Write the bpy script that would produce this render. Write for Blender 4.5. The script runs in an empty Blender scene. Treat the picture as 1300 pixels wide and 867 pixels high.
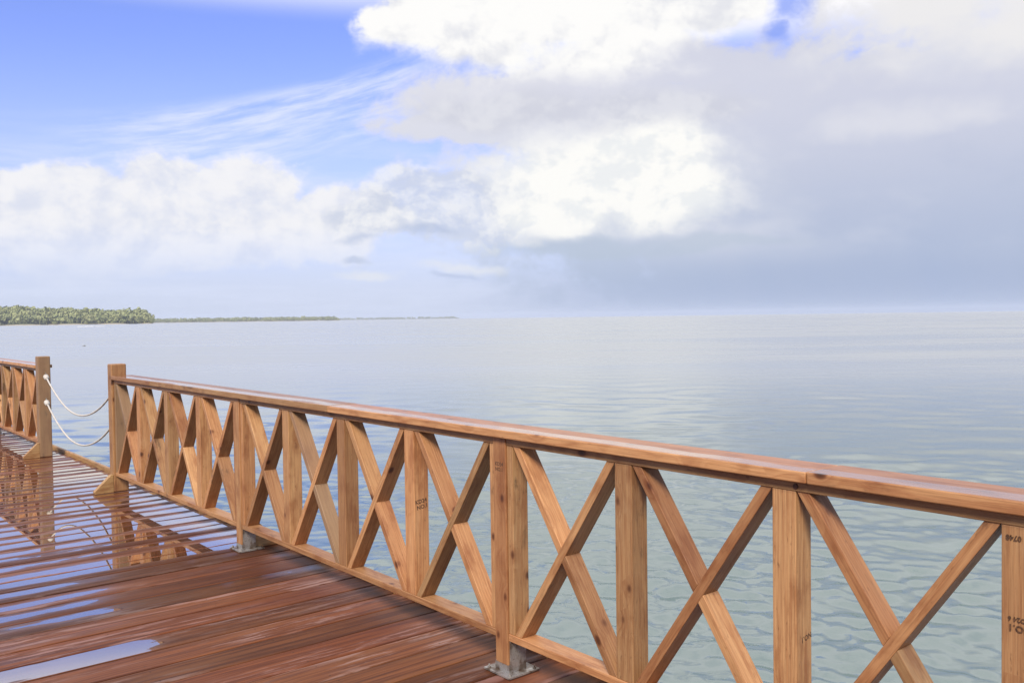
import bpy, bmesh, math, random
from mathutils import Vector, Matrix, Euler, noise
R = math.radians
C = bpy.context.scene.collection
scene = bpy.context.scene
random.seed(7)

# ------------------------------------------------------------------ camera
EYE = Vector((-2.562, 0.0, 1.622))
cam = bpy.data.objects.new('camera', bpy.data.cameras.new('camera'))
C.objects.link(cam)
r_ = Vector((0.76903285, -0.63906691, -0.01348906)); u_ = Vector((0.02729095, 0.01174295, 0.99955856)); f_ = Vector((0.6386264, 0.7690615, -0.02647146))
M = Matrix((r_, u_, -f_)).transposed().to_4x4(); M.translation = EYE
cam.matrix_world = M
cam.data.lens = 31.69; cam.data.sensor_width = 36; cam.data.clip_start = 0.05; cam.data.clip_end = 60000
scene.camera = cam

# ------------------------------------------------------------------ view, sun
scene.view_settings.view_transform = 'Standard'; scene.view_settings.look = 'None'
scene.view_settings.exposure = 0.0; scene.view_settings.gamma = 1.0
scene.view_settings.use_curve_mapping = False
SUN_EL, SUN_AZ = 43.0, 232.0        # azimuth clockwise from +Y
sl = bpy.data.lights.new('sun', 'SUN'); sl.energy = 4.8; sl.angle = R(18); sl.color = (1.0, 0.91, 0.78)
so = bpy.data.objects.new('sun', sl); C.objects.link(so)
sd = Vector((math.sin(R(SUN_AZ))*math.cos(R(SUN_EL)), math.cos(R(SUN_AZ))*math.cos(R(SUN_EL)), math.sin(R(SUN_EL))))
so.rotation_euler = sd.to_track_quat('Z', 'Y').to_euler()

# ------------------------------------------------------------------ node helper
class S:
    """wraps a socket so that node maths can be written as expressions"""
    def __init__(s, g, k): s.g = g; s.k = k
    def __add__(a, b): return a.g.m('ADD', a, b)
    __radd__ = __add__
    def __sub__(a, b): return a.g.m('SUBTRACT', a, b)
    def __rsub__(a, b): return a.g.m('SUBTRACT', b, a)
    def __mul__(a, b): return a.g.m('MULTIPLY', a, b)
    __rmul__ = __mul__
    def __truediv__(a, b): return a.g.m('DIVIDE', a, b)
class G:
    def __init__(g, tree): g.t = tree; g.n = tree.nodes; g.l = tree.links
    def node(g, kind, **kw):
        n = g.n.new(kind)
        for k, v in kw.items(): setattr(n, k, v)
        return n
    def put(g, sock, v):
        if isinstance(v, S): g.l.new(v.k, sock)
        elif v is not None: sock.default_value = v
    def m(g, op, a, b=None, c=None, clamp=False):
        n = g.n.new('ShaderNodeMath'); n.operation = op; n.use_clamp = clamp
        g.put(n.inputs[0], a)
        if b is not None: g.put(n.inputs[1], b)
        if c is not None: g.put(n.inputs[2], c)
        return S(g, n.outputs[0])
    def xyz(g, x, y, z):
        n = g.n.new('ShaderNodeCombineXYZ'); g.put(n.inputs[0], x); g.put(n.inputs[1], y); g.put(n.inputs[2], z); return S(g, n.outputs[0])
    def sep(g, v):
        n = g.n.new('ShaderNodeSeparateXYZ'); g.put(n.inputs[0], v); return [S(g, o) for o in n.outputs]
    def noise(g, v, scale=1, detail=4, rough=0.5, dist=0, lac=2.0, out=0):
        n = g.n.new('ShaderNodeTexNoise'); g.put(n.inputs['Vector'], v)
        g.put(n.inputs['Scale'], scale); g.put(n.inputs['Detail'], detail); g.put(n.inputs['Roughness'], rough)
        g.put(n.inputs['Distortion'], dist); g.put(n.inputs['Lacunarity'], lac); return S(g, n.outputs[out])
    def ss(g, v, a, b, o0=0.0, o1=1.0):
        n = g.n.new('ShaderNodeMapRange'); n.interpolation_type = 'SMOOTHSTEP'
        g.put(n.inputs[0], v); g.put(n.inputs[1], a); g.put(n.inputs[2], b); g.put(n.inputs[3], o0); g.put(n.inputs[4], o1); return S(g, n.outputs[0])
    def lin(g, v, a, b, o0=0.0, o1=1.0):
        n = g.n.new('ShaderNodeMapRange'); n.interpolation_type = 'LINEAR'
        g.put(n.inputs[0], v); g.put(n.inputs[1], a); g.put(n.inputs[2], b); g.put(n.inputs[3], o0); g.put(n.inputs[4], o1); return S(g, n.outputs[0])
    def mix(g, f, a, b, mode='MIX'):
        n = g.n.new('ShaderNodeMix'); n.data_type = 'RGBA'; n.blend_type = mode
        g.put(n.inputs[0], f)
        for i, v in ((6, a), (7, b)):
            if isinstance(v, (tuple, list)): n.inputs[i].default_value = (*v[:3], 1)
            else: g.put(n.inputs[i], v)
        return S(g, n.outputs[2])
    def attr(g, name):
        n = g.n.new('ShaderNodeAttribute'); n.attribute_name = name; return S(g, n.outputs['Fac'])
    def vm(g, op, a, b=None):
        n = g.n.new('ShaderNodeVectorMath'); n.operation = op; g.put(n.inputs[0], a)
        if b is not None: g.put(n.inputs[1], b)
        return S(g, n.outputs[0])
def srgb(r, g, b):
    f = lambda c: (c/255/12.92) if c/255 <= .04045 else ((c/255+.055)/1.055)**2.4
    return (f(r), f(g), f(b))

# ------------------------------------------------------------------ sky
def build_world():
    w = bpy.data.worlds.new('World'); scene.world = w; w.use_nodes = True
    g = G(w.node_tree); g.n.clear()
    out = g.node('ShaderNodeOutputWorld'); bg = g.node('ShaderNodeBackground')
    g.l.new(bg.outputs[0], out.inputs[0])
    K = 10.0                                     # background strength is 1/K
    bg.inputs[1].default_value = 1.0/K
    sky = g.node('ShaderNodeTexSky', sky_type='NISHITA'); sky.sun_disc = False
    sky.sun_elevation = R(SUN_EL); sky.sun_rotation = R(SUN_AZ); sky.air_density = 1.0; sky.dust_density = 0.6; sky.ozone_density = 2.0
    tc = g.node('ShaderNodeTexCoord'); d = S(g, tc.outputs['Generated'])
    x, y, z = g.sep(d)
    base = math.radians(39.7)
    # u: azimuth in degrees from the open-water direction, v: elevation in degrees
    sx = x*math.cos(base) - y*math.sin(base); sy = x*math.sin(base) + y*math.cos(base)
    u = g.m('ARCTAN2', sx, sy)*57.2958
    v = g.m('ARCSINE', z)*57.2958
    col = lambda r, gg, b, k=1.0: tuple(K*k*c for c in srgb(r, gg, b))
    # clear air: Nishita, whitened towards the horizon
    nish = g.mix(1.0, S(g, sky.outputs[0]), (1.42, 1.33, 2.1), 'MULTIPLY')
    hz = g.ss(v, -1, 17, 1.0, 0.0)
    c = g.mix(hz*0.92, nish, g.mix(g.ss(u, -10, 28), col(203, 214, 236), col(168, 184, 214)))
    P = g.xyz(u, v*1.25, 0.0)
    # shared noises
    warp1 = g.noise(P, 0.11, 5, 0.55, out=1)
    wx, wy, wz = g.sep(warp1)
    det = g.noise(g.vm('ADD', P, g.xyz(wx*3, wy*3, 0.0)), 0.28, 8, 0.61)      # cloud detail
    det2 = g.noise(g.vm('ADD', P, g.xyz(wx*3 - 0.55, wy*3 + 1.0, 0.0)), 0.28, 5, 0.56)   # same, sampled towards the light
    relief = g.m('SUBTRACT', det, det2)
    big = g.noise(P, 0.06, 4, 0.5)
    U = u + (wx - 0.5)*7.0; V = v + (wy - 0.5)*4.0
    def blob(u0, v0, a, bt, bb=None, uu=U, vv=V):
        bb = bb or bt
        du = (uu - u0)*(1.0/a)
        dv0 = vv - v0
        dv = g.m('MAXIMUM', dv0*(1.0/bt), dv0*(-1.0/bb))
        return 1.0 - g.m('SQRT', du*du + dv*dv)
    def many(*bs):
        r = bs[0]
        for b in bs[1:]: r = g.m('MAXIMUM', r, b)
        return r
    # general cloud all round the sky (behind and above the viewer too)
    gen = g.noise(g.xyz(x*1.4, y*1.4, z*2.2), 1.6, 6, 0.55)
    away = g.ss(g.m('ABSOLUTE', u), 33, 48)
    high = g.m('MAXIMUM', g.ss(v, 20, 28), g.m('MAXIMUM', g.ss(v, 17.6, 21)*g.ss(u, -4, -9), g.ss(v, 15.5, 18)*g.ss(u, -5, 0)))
    behind = g.ss(g.m('ABSOLUTE', u), 75, 120)*g.ss(v, 60, 30)  # unseen dark sky at the viewer's back, added to cut fill light
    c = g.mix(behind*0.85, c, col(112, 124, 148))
    front = g.ss(g.m('ABSOLUTE', u), 75, 40)*g.ss(v, 80, 55)  # extra-bright cloud above the view, added to whiten reflections in water and puddles
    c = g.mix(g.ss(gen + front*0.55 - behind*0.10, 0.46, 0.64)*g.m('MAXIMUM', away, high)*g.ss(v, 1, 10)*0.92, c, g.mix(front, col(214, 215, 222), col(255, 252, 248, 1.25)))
    # cirrus fan
    cu = (u + 30)*0.05; arc = v - 10.6 - (u+29)*0.07 - (u+29)*(u+29)*0.0058
    cir = g.noise(g.xyz(u*0.16, arc*1.25 + wx*1.6, 0.0), 1.0, 6, 0.62)
    cmask = g.ss(arc, -4.6, -1.6)*g.ss(arc, 0.2, 1.4, 1.0, 0.0)*g.ss(u, -30, -19)*g.ss(u, -8, -2, 1.0, 0.0)
    c = g.mix(cmask*g.ss(cir, 0.32, 0.70)*0.72, c, col(238, 242, 255))
    cir2 = g.noise(g.xyz(u*0.1, v*0.9, 3.0), 1.0, 5, 0.6)
    c = g.mix(g.ss(cir2, 0.4, 0.7)*g.ss(v, 12.5, 8.5)*0.45, c, col(222, 230, 252))
    # broad grey veil on the right
    veil = many(blob(22, 8, 30, 11, 12), blob(4, 13.4, 15, 2.2, 4.0), blob(-2.5, 11.9, 8.6, 1.3, 1.3), blob(8, 15.6, 8.5, 2.6, 2.6))
    c = g.mix(g.ss(veil + (det-0.5)*1.05, 0.0, 0.36)*0.97, c, g.mix(g.ss(v, 1.5, 14), g.mix(g.ss(u, 0, 20), col(186, 199, 222), col(174, 187, 214)), g.mix(g.ss(u, -8, 22), col(226, 226, 234), col(211, 213, 227))))
    # slow tone changes inside the veil
    vt = g.noise(g.xyz(u*0.055 + 4, v*0.13, 2.0), 1.0, 5, 0.55)
    c = g.mix(g.ss(vt, 0.48, 0.68)*g.ss(u, 2, 12)*g.ss(v, 2.2, 5.5)*0.55, c, col(226, 228, 237))
    c = g.mix(g.ss(vt, 0.46, 0.30)*g.ss(u, 2, 12)*g.ss(v, 13, 9)*0.35, c, col(166, 181, 210))
    c = g.mix(g.ss(v, 4.5, 0.8)*g.ss(u, -6, 8)*0.55, c, col(160, 176, 208))
    glow = many(blob(6.0, 9.0, 12.5, 5.0, 4.6), blob(0, 8.5, 7, 3.0, 3.6))
    c = g.mix(g.ss(glow + (det-0.5)*0.9, 0.0, 0.85)*g.ss(v, 3.6, 5.4)*0.75, c, col(238, 239, 243))
    # left cumulus bank
    A = many(blob(-29, 6.9, 9, 2.6, 4.0), blob(-21.5, 6.6, 4.6, 3.4, 3.6), blob(-16.2, 6.4, 4.4, 3.7, 3.4), blob(-24.5, 5.2, 7, 3.6, 3), blob(-11, 5.8, 5.2, 2.6, 2.2), blob(-19, 5.0, 9, 2.6, 2.4))
    aA = g.ss(A + (det-0.5)*0.95, 0.0, 0.26)*g.ss(v, 1.2, 6.2)
    colA = g.mix(g.ss(relief + (big-0.5)*0.5, -0.16, 0.16), col(223, 227, 240), col(247, 246, 247))
    c = g.mix(aA*0.95, c, colA)
    # mid cloud between
    Bm = many(blob(-5.5, 7.6, 5.0, 2.2, 1.6), blob(-2.2, 6.3, 5.2, 2.4, 2.2), blob(-6.5, 6.2, 6, 1.4, 1.2))
    c = g.mix(g.ss(Bm + (det-0.5)*1.0, 0.0, 0.35)*0.8, c, g.mix(g.ss(relief, -0.1, 0.12), col(206, 213, 230), col(242, 243, 246)))
    # big white head at the top
    B = many(blob(0.5, 18.5, 7.8, 6, 3.6), blob(-5.2, 17.6, 3.9, 4, 2.6), blob(8.0, 18.6, 7.4, 5, 3.4), blob(13.2, 18.8, 3.4, 3, 2.6), blob(5, 15.6, 8, 3, 1.6), blob(-1.6, 15.8, 5.0, 3, 2.6), blob(-3.6, 16.0, 3.2, 2.6, 2.2))
    aB = g.ss(B + (det-0.5)*1.15 + (big-0.5)*0.5, 0.0, g.ss(v, 18.2, 14.6, 0.24, 1.0))
    colB = g.mix(g.ss(relief + (big-0.5)*1.0 + (v-15)*0.02, -0.20, 0.10), col(230, 231, 237), col(255, 254, 252))
    c = g.mix(aB, c, colB)
    # upper right pale mass
    E = many(blob(25, 17.5, 9.0, 6, 5.2), blob(30, 15.2, 7, 3, 3.2))
    c = g.mix(g.ss(E + (det-0.5)*1.0, 0.0, 0.75)*0.85, c, col(242, 240, 239))
    E2 = many(blob(22.5, 10.6, 4.6, 1.5, 1.1), blob(26.0, 11.0, 3.4, 1.3, 1.0))
    c = g.mix(g.ss(E2 + (det-0.5)*1.5, -0.15, 0.9)*0.55, c, col(232, 232, 238))
    # grey belt under the head
    belt = many(blob(0, 12.8, 10.5, 1.6, 1.5), blob(9, 12.7, 10, 1.8, 1.5))
    c = g.mix(g.ss(belt + (det-0.5)*0.9, 0.0, 0.7)*0.75, c, g.mix(g.ss(relief, -0.12, 0.12), col(208, 210, 222), col(226, 227, 234)))
    # the bright heart with its flat base
    D = many(blob(4.4, 8.4, 7.2, 3.6, 4.2), blob(9.2, 7.5, 5.6, 3.4, 3.2), blob(7.5, 10.0, 6.5, 2.4, 2.6), blob(3.0, 6.4, 5.0, 2.0, 2.2))
    flat = g.ss(v + (wy-0.5)*0.9, 4.55, 5.25)
    aD = g.ss(D + (det-0.5)*0.5, -0.08, 0.60)*flat
    c = g.mix(aD, c, g.mix(g.ss(relief + (det-0.5)*0.5, -0.14, 0.05), col(240, 242, 243), col(255, 254, 250)))
    base_ = many(blob(4.5, 4.5, 9.5, 0.75, 0.7, u, V), blob(12, 4.3, 8, 0.7, 0.7, u, V))
    c = g.mix(g.ss(base_ + (det-0.5)*0.5, 0.0, 0.7)*0.55, c, col(184, 197, 214))
    # small puffs and dark shreds low over the water
    pf = many(blob(0.9, 4.75, 1.9, 0.75, 0.5), blob(-8.2, 2.9, 3.2, 0.6, 0.4), blob(-3, 3.2, 3.5, 0.5, 0.5))
    c = g.mix(g.ss(pf + (det-0.5)*1.6, 0.0, 0.9)*0.65, c, col(234, 236, 241))
    dk = many(blob(-8.7, 5.1, 2.6, 0.35, 0.35), blob(-5.0, 5.3, 2.4, 0.4, 0.4), blob(-3.6, 2.7, 1.6, 0.28, 0.28), blob(-9.2, 4.0, 1.4, 0.28, 0.25))
    c = g.mix(g.ss(dk + (det-0.5)*1.7, 0.0, 1.0)*0.6, c, col(178, 192, 222))
    # faint rain curtain at the right
    rain = g.noise(g.xyz(u*0.22 + v*0.07, v*0.04, 0.0), 1.0, 4, 0.5)
    c = g.mix(g.ss(rain, 0.4, 0.65)*g.ss(u, 6, 17)*g.ss(v, 6.5, 1.0)*0.30, c, col(160, 178, 212))
    # two blue holes
    holes = many(blob(16.9, 18.4, 1.5, 2.4, 1.9), blob(16.3, 17.0, 0.9, 1.2, 0.9))
    c = g.mix(g.ss(holes + (det-0.5)*1.5, 0.0, 0.9)*0.85, c, col(136, 164, 250))
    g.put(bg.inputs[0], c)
    w.cycles.sampling_method = 'MANUAL'; w.cycles.sample_map_resolution = 1024
build_world()
scene.cycles.max_bounces = 8; scene.cycles.diffuse_bounces = 3; scene.cycles.glossy_bounces = 4; scene.cycles.volume_bounces = 4
scene.cycles.caustics_reflective = False; scene.cycles.caustics_refractive = False

# ------------------------------------------------------------------ materials
def mat(name):
    m = bpy.data.materials.new(name); m.use_nodes = True
    g = G(m.node_tree); g.n.clear()
    o = g.node('ShaderNodeOutputMaterial'); p = g.node('ShaderNodeBsdfPrincipled'); g.l.new(p.outputs[0], o.inputs[0])
    return m, g, p
def bump(g, p, h, strength=0.3, dist=0.002, inp='Normal'):
    b = g.node('ShaderNodeBump'); b.inputs['Strength'].default_value = strength; b.inputs['Distance'].default_value = dist
    g.put(b.inputs['Height'], h); g.l.new(b.outputs[0], p.inputs[inp])

def wood_mat(name, tint=(1, 1, 1), spread=1.0):
    """stained softwood; every member is modelled along its local X"""
    m, g, p = mat(name)
    tc = g.node('ShaderNodeTexCoord'); oi = g.node('ShaderNodeObjectInfo')
    rnd = S(g, oi.outputs['Random'])
    x, y, z = g.sep(S(g, tc.outputs['Object']))
    r2 = g.m('FRACT', rnd*17.31); r3 = g.m('FRACT', rnd*71.7); r4 = g.m('FRACT', rnd*231.9)
    xo = x + rnd*37.0
    low = g.noise(g.xyz(xo*1.6, y*9, z*9 + r2*9), 1.0, 3, 0.5, out=1)
    lx, ly, lz = g.sep(low)
    # knots: stretched voronoi cells, only a few survive
    vo = g.node('ShaderNodeTexVoronoi', feature='F1'); g.put(vo.inputs['Vector'], g.xyz(xo*6.2, y*10.0 + r3*5, z*8.0)); vo.inputs['Scale'].default_value = 1.0
    vd = S(g, vo.outputs['Distance']); vc = g.sep(S(g, vo.outputs['Color']))[0]
    keep = g.m('GREATER_THAN', vc, 0.58)
    kn = g.ss(vd + (lx-0.5)*0.12, 0.09, 0.19, 1.0, 0.0)*keep
    knhalo = g.ss(vd, 0.08, 0.55, 1.0, 0.0)*keep
    # growth rings round a pith outside the section
    py = y + (r2-0.5)*0.16 + 0.05 + (ly-0.5)*0.035; pz = z + (r3-0.5)*0.14 + 0.03 + (lz-0.5)*0.035
    rad = g.m('SQRT', py*py + pz*pz) + (lx-0.5)*0.022 + knhalo*0.016 + x*(r4-0.5)*0.03
    ph = g.m('FRACT', rad*78 + g.noise(g.xyz(rad*46, rnd*50, xo*0.25), 1, 2, 0.6)*2.6 + g.noise(g.xyz(xo*3, y*40, z*40), 1, 2, 0.5)*0.5)
    late = g.ss(ph, 0.25, 0.86)*g.ss(ph, 0.90, 1.0, 1.0, 0.0)
    fib = g.noise(g.xyz(xo*7, y*420, z*420), 1.0, 3, 0.6)
    fib2 = g.noise(g.xyz(xo*2.2, y*70, z*70), 1.0, 3, 0.6)
    patch = g.noise(g.xyz(xo*4.5, y*12, z*12 + 4), 1.0, 5, 0.6)
    latem = late*g.ss(g.noise(g.xyz(xo*2.5, y*22, z*22), 1, 3, 0.6), 0.3, 0.65, 0.12, 0.46)
    c = g.mix(latem, (0.545, 0.300, 0.135), (0.32, 0.122, 0.042))
    c = g.mix(g.ss(fib2, 0.38, 0.68)*0.34, c, (0.29, 0.112, 0.042))
    c = g.mix(g.ss(patch, 0.48, 0.70)*0.62, c, (0.25, 0.088, 0.030))
    c = g.mix(g.ss(patch, 0.42, 0.26)*0.4, c, (0.62, 0.385, 0.195))
    c = g.mix(g.ss(fib, 0.42, 0.66)*0.34, c, (0.13, 0.045, 0.017))
    spk = g.noise(g.xyz(xo*26, y*120, z*120), 1.0, 2, 0.5)
    c = g.mix(g.ss(spk, 0.66, 0.76)*0.5, c, (0.10, 0.04, 0.018))
    c = g.mix(knhalo*0.28, c, (0.22, 0.07, 0.025))
    c = g.mix(kn*0.9, c, g.mix(g.ss(vd, 0.02, 0.12), (0.035, 0.015, 0.008), (0.12, 0.04, 0.017)))
    # black weather smudges
    sm = g.noise(g.xyz(xo*5.2, y*14, z*14 + 9), 1.0, 6, 0.62)
    gate = g.noise(g.xyz(xo*1.1, y*3, z*3 - 3), 1.0, 1, 0.5)
    smk = g.ss(sm, 0.56, 0.72)*g.ss(gate, 0.52, 0.62)
    c = g.mix(smk*0.75, c, (0.035, 0.024, 0.018))
    crk = g.noise(g.xyz(xo*1.7, y*95, z*95 + r2*40), 1.0, 4, 0.7)
    cgate = g.noise(g.xyz(xo*0.9, y*6, z*6 + 20), 1.0, 2, 0.5)
    c = g.mix(g.ss(crk, 0.66, 0.71)*g.ss(cgate, 0.50, 0.60)*0.8, c, (0.045, 0.018, 0.009))
    # tone of each piece
    lo = 1.0 - 0.34*spread; hi = 1.0 + 0.24*spread
    tone = g.lin(r4, 0.0, 1.0, lo, hi)
    c = g.mix(1.0, c, g.xyz(tone*tint[0], tone*(tint[1]) + (r2-0.5)*0.16, tone*tint[2] + (r2-0.5)*0.20), 'MULTIPLY')
    c = g.mix(g.ss(r3, 0.90, 0.95)*0.6, c, (0.23, 0.16, 0.10))       # an odd greyed board
    g.put(p.inputs['Base Color'], c)
    g.put(p.inputs['Roughness'], 0.36 + fib2*0.30 + smk*0.1)
    p.inputs['Specular IOR Level'].default_value = 0.45
    h = late*0.5 + fib*0.8 + kn*0.5
    bump(g, p, h - g.ss(crk, 0.66, 0.71)*g.ss(cgate, 0.50, 0.60)*2.0, 0.5, 0.0011)
    return m
WOOD = wood_mat('stained_wood')
WOODP = wood_mat('stained_post_wood', (0.86, 0.80, 0.76), 0.4)
PALE = wood_mat('pale_wood', (1.02, 1.16, 1.12), 0.3)

def wet_cap_mat():
    """handrail cap: same wood with rain lying on it"""
    m = WOOD.copy(); m.name = 'wet_cap_wood'
    g = G(m.node_tree); p = [n for n in g.n if n.type == 'BSDF_PRINCIPLED'][0]
    geo = g.node('ShaderNodeNewGeometry'); gx, gy, gz = g.sep(S(g, geo.outputs['Position'])); nz = g.sep(S(g, geo.outputs['True Normal']))[2]
    f = g.noise(g.xyz(gx*9, gy*1.1, 0), 1.0, 4, 0.55)
    mid = g.ss(g.m('ABSOLUTE', gx - 0.022), 0.015, 0.085, 0.15, -0.16)
    w = g.ss(f + mid, 0.50, 0.56)*g.ss(nz, 0.9, 0.97)
    damp = g.ss(nz, 0.9, 0.97)
    g.put(p.inputs['Coat Weight'], g.m('MAXIMUM', w, damp*0.35)); g.put(p.inputs['Coat IOR'], g.lin(w, 0, 1, 1.35, 3.6))
    g.put(p.inputs['Coat Roughness'], g.lin(w, 0, 1, 0.24, 0.02))
    g.l.new(geo.outputs['True Normal'], p.inputs['Coat Normal'])
    src = p.inputs['Base Color'].links[0].from_socket
    g.put(p.inputs['Base Color'], g.mix(damp*0.75, S(g, src), g.mix(1.0, S(g, src), (0.66, 0.45, 0.37), 'MULTIPLY')))
    return m
CAPM = wet_cap_mat()

def deck_mat():
    m, g, p = mat('wet_deck_wood')
    geo = g.node('ShaderNodeNewGeometry'); pos = S(g, geo.outputs['Position']); x, y, z = g.sep(pos)
    nz = g.sep(S(g, geo.outputs['True Normal']))[2]
    rnd = g.attr('rnd'); wet = g.attr('wet'); tv = g.attr('tv')            # tv: -1..1 across the board
    cut = g.attr('cut')                                                     # puddle ends at this x
    r2 = g.m('FRACT', rnd*13.7)
    xo = x + rnd*31.0
    low = g.sep(g.noise(g.xyz(xo*1.3, y*7, rnd*9), 1.0, 3, 0.5, out=1))
    py = tv*0.11 + (r2-0.5)*0.14 + (low[1]-0.5)*0.07; pz = 0.05 + r2*0.06 + (low[2]-0.5)*0.02
    vo = g.node('ShaderNodeTexVoronoi', feature='F1'); g.put(vo.inputs['Vector'], g.xyz(xo*2.1, y*7.5, 0.0)); vo.inputs['Scale'].default_value = 1.0
    vd = S(g, vo.outputs['Distance']); keep = g.m('GREATER_THAN', g.sep(S(g, vo.outputs['Color']))[0], 0.80)
    kn = g.ss(vd + (low[0]-0.5)*0.1, 0.07, 0.16, 1.0, 0.0)*keep; halo = g.ss(vd, 0.06, 0.5, 1.0, 0.0)*keep
    rad = g.m('SQRT', py*py + pz*pz) + halo*0.02
    ph = g.m('FRACT', rad*85)
    late = g.ss(ph, 0.2, 0.85)*g.ss(ph, 0.9, 1.0, 1.0, 0.0)
    fib = g.noise(g.xyz(xo*6, y*330, 0), 1.0, 3, 0.6)
    streak = g.noise(g.xyz(xo*1.1, y*38, 1.0), 1.0, 4, 0.6)
    patch = g.noise(g.xyz(xo*1.4, y*6, 2.0), 1.0, 4, 0.55)
    c = g.mix(late*0.42, (0.185, 0.064, 0.026), (0.094, 0.030, 0.013))
    c = g.mix(g.ss(streak, 0.38, 0.62)*0.75, c, (0.058, 0.020, 0.014))
    c = g.mix(g.ss(patch, 0.48, 0.72)*0.5, c, (0.21, 0.085, 0.036))
    c = g.mix(g.ss(fib, 0.45, 0.7)*0.25, c, (0.07, 0.027, 0.018))
    # greyed, scuffed streaks
    scuff = g.noise(g.xyz(xo*2.3, y*24, 6.0), 1.0, 6, 0.68)
    sg = g.noise(g.xyz(xo*0.7, y*3, 8.0), 1.0, 2, 0.5)
    c = g.mix(g.ss(scuff, 0.50, 0.60)*g.ss(sg, 0.42, 0.56)*0.8, c, (0.26, 0.155, 0.125))
    c = g.mix(kn*0.85, c, (0.045, 0.018, 0.012)); c = g.mix(halo*0.3, c, (0.12, 0.035, 0.02))
    # nail heads: pairs on every joist line
    fx = g.m('ABSOLUTE', g.m('FRACT', x*(1/0.61) + 0.5) - 0.5)*0.61
    fy = g.m('ABSOLUTE', g.m('ABSOLUTE', tv) - 0.66)*0.112
    nl = g.ss(g.m('SQRT', fx*fx + fy*fy), 0.0035, 0.0055, 1.0, 0.0)*g.ss(nz, 0.8, 0.95)
    c = g.mix(nl*0.8, c, (0.03, 0.02, 0.018))
    r3 = g.m('FRACT', rnd*57.3)
    tone = g.lin(r2, 0, 1, 0.62, 1.32)
    c = g.mix(1.0, c, g.xyz(tone, tone*g.lin(r3, 0, 1, 0.92, 1.14), tone*g.lin(r3, 0, 1, 0.95, 1.2)), 'MULTIPLY')
    # standing rain: lies along the cupped middle of each board
    pn = g.noise(g.xyz(x*0.62 + rnd*11, y*2.2, 0.0), 1.0, 4, 0.55)
    edge = g.noise(g.xyz(x*7 + rnd*7, y*26, 4.0), 1.0, 4, 0.6)
    pn2 = g.noise(g.xyz(x*2.3 + rnd*5, y*7, 6.0), 1.0, 3, 0.55)
    cup = g.ss(g.m('ABSOLUTE', tv + (r2-0.5)*0.8), 0.15, 1.05, 0.0, 1.0)
    lev = wet + (pn-0.5)*1.05 - cup*g.ss(y, 5, 10, 0.40, 0.62) + (edge-0.5)*0.20 + (pn2-0.5)*0.55
    lev = lev - g.ss(x + (edge-0.5)*0.30, cut - 0.16, cut + 0.10)*0.6
    lev = lev - g.ss(x + (pn2-0.5)*0.5, -1.25, -0.45)*g.ss(y, 6.6, 5.8)*0.26
    top = g.ss(nz, 0.9, 0.97)
    pud = g.ss(lev, 0.50, 0.545)*top
    damp = g.ss(lev, 0.10, 0.52)*top
    dry = g.mix(1.0, c, (1.0, 1.0, 1.0), 'MULTIPLY')
    c = g.mix(pud*0.75, dry, g.mix(1.0, c, (0.70, 0.52, 0.40), 'MULTIPLY'))
    g.put(p.inputs['Base Color'], c)
    g.put(p.inputs['Roughness'], g.lin(damp, 0, 1, 0.56, 0.34) + (fib-0.5)*0.25)
    p.inputs['Specular IOR Level'].default_value = 0.16
    h = fib*0.9 + late*0.35 + streak*0.5
    bump(g, p, h*(1.0 - pud), 0.45, 0.0010)
    g.put(p.inputs['Coat Weight'], g.m('MAXIMUM', pud, damp*0.34)); g.put(p.inputs['Coat IOR'], g.lin(pud, 0, 1, 1.4, 2.2))
    g.put(p.inputs['Coat Roughness'], g.lin(pud, 0, 1, 0.17, 0.0))
    p.inputs['Coat Tint'].default_value = (1.0, 0.96, 0.88, 1)
    nn = g.node('ShaderNodeBump'); nn.inputs['Strength'].default_value = 0.35; nn.inputs['Distance'].default_value = 0.0010
    g.put(nn.inputs['Height'], h*0.6)
    mx = g.node('ShaderNodeMix', data_type='VECTOR'); g.put(mx.inputs[0], pud); g.l.new(nn.outputs[0], mx.inputs[4]); mx.inputs[5].default_value = (0, 0, 1)
    g.l.new(mx.outputs[1], p.inputs['Coat Normal'])
    gl = g.node('ShaderNodeBsdfGlossy'); gl.inputs['Color'].default_value = (1.0, 0.92, 0.76, 1); gl.inputs['Roughness'].default_value = 0.0
    gl.inputs['Normal'].default_value = (0, 0, 1)
    up = g.node('ShaderNodeCombineXYZ'); up.inputs[2].default_value = 1.0; g.l.new(up.outputs[0], gl.inputs['Normal'])
    ms = g.node('ShaderNodeMixShader'); g.put(ms.inputs[0], pud*0.50); g.l.new(p.outputs[0], ms.inputs[1]); g.l.new(gl.outputs[0], ms.inputs[2])
    out = [q for q in g.n if q.type == 'OUTPUT_MATERIAL'][0]; g.l.new(ms.outputs[0], out.inputs[0])
    return m
DECK = deck_mat()

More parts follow.
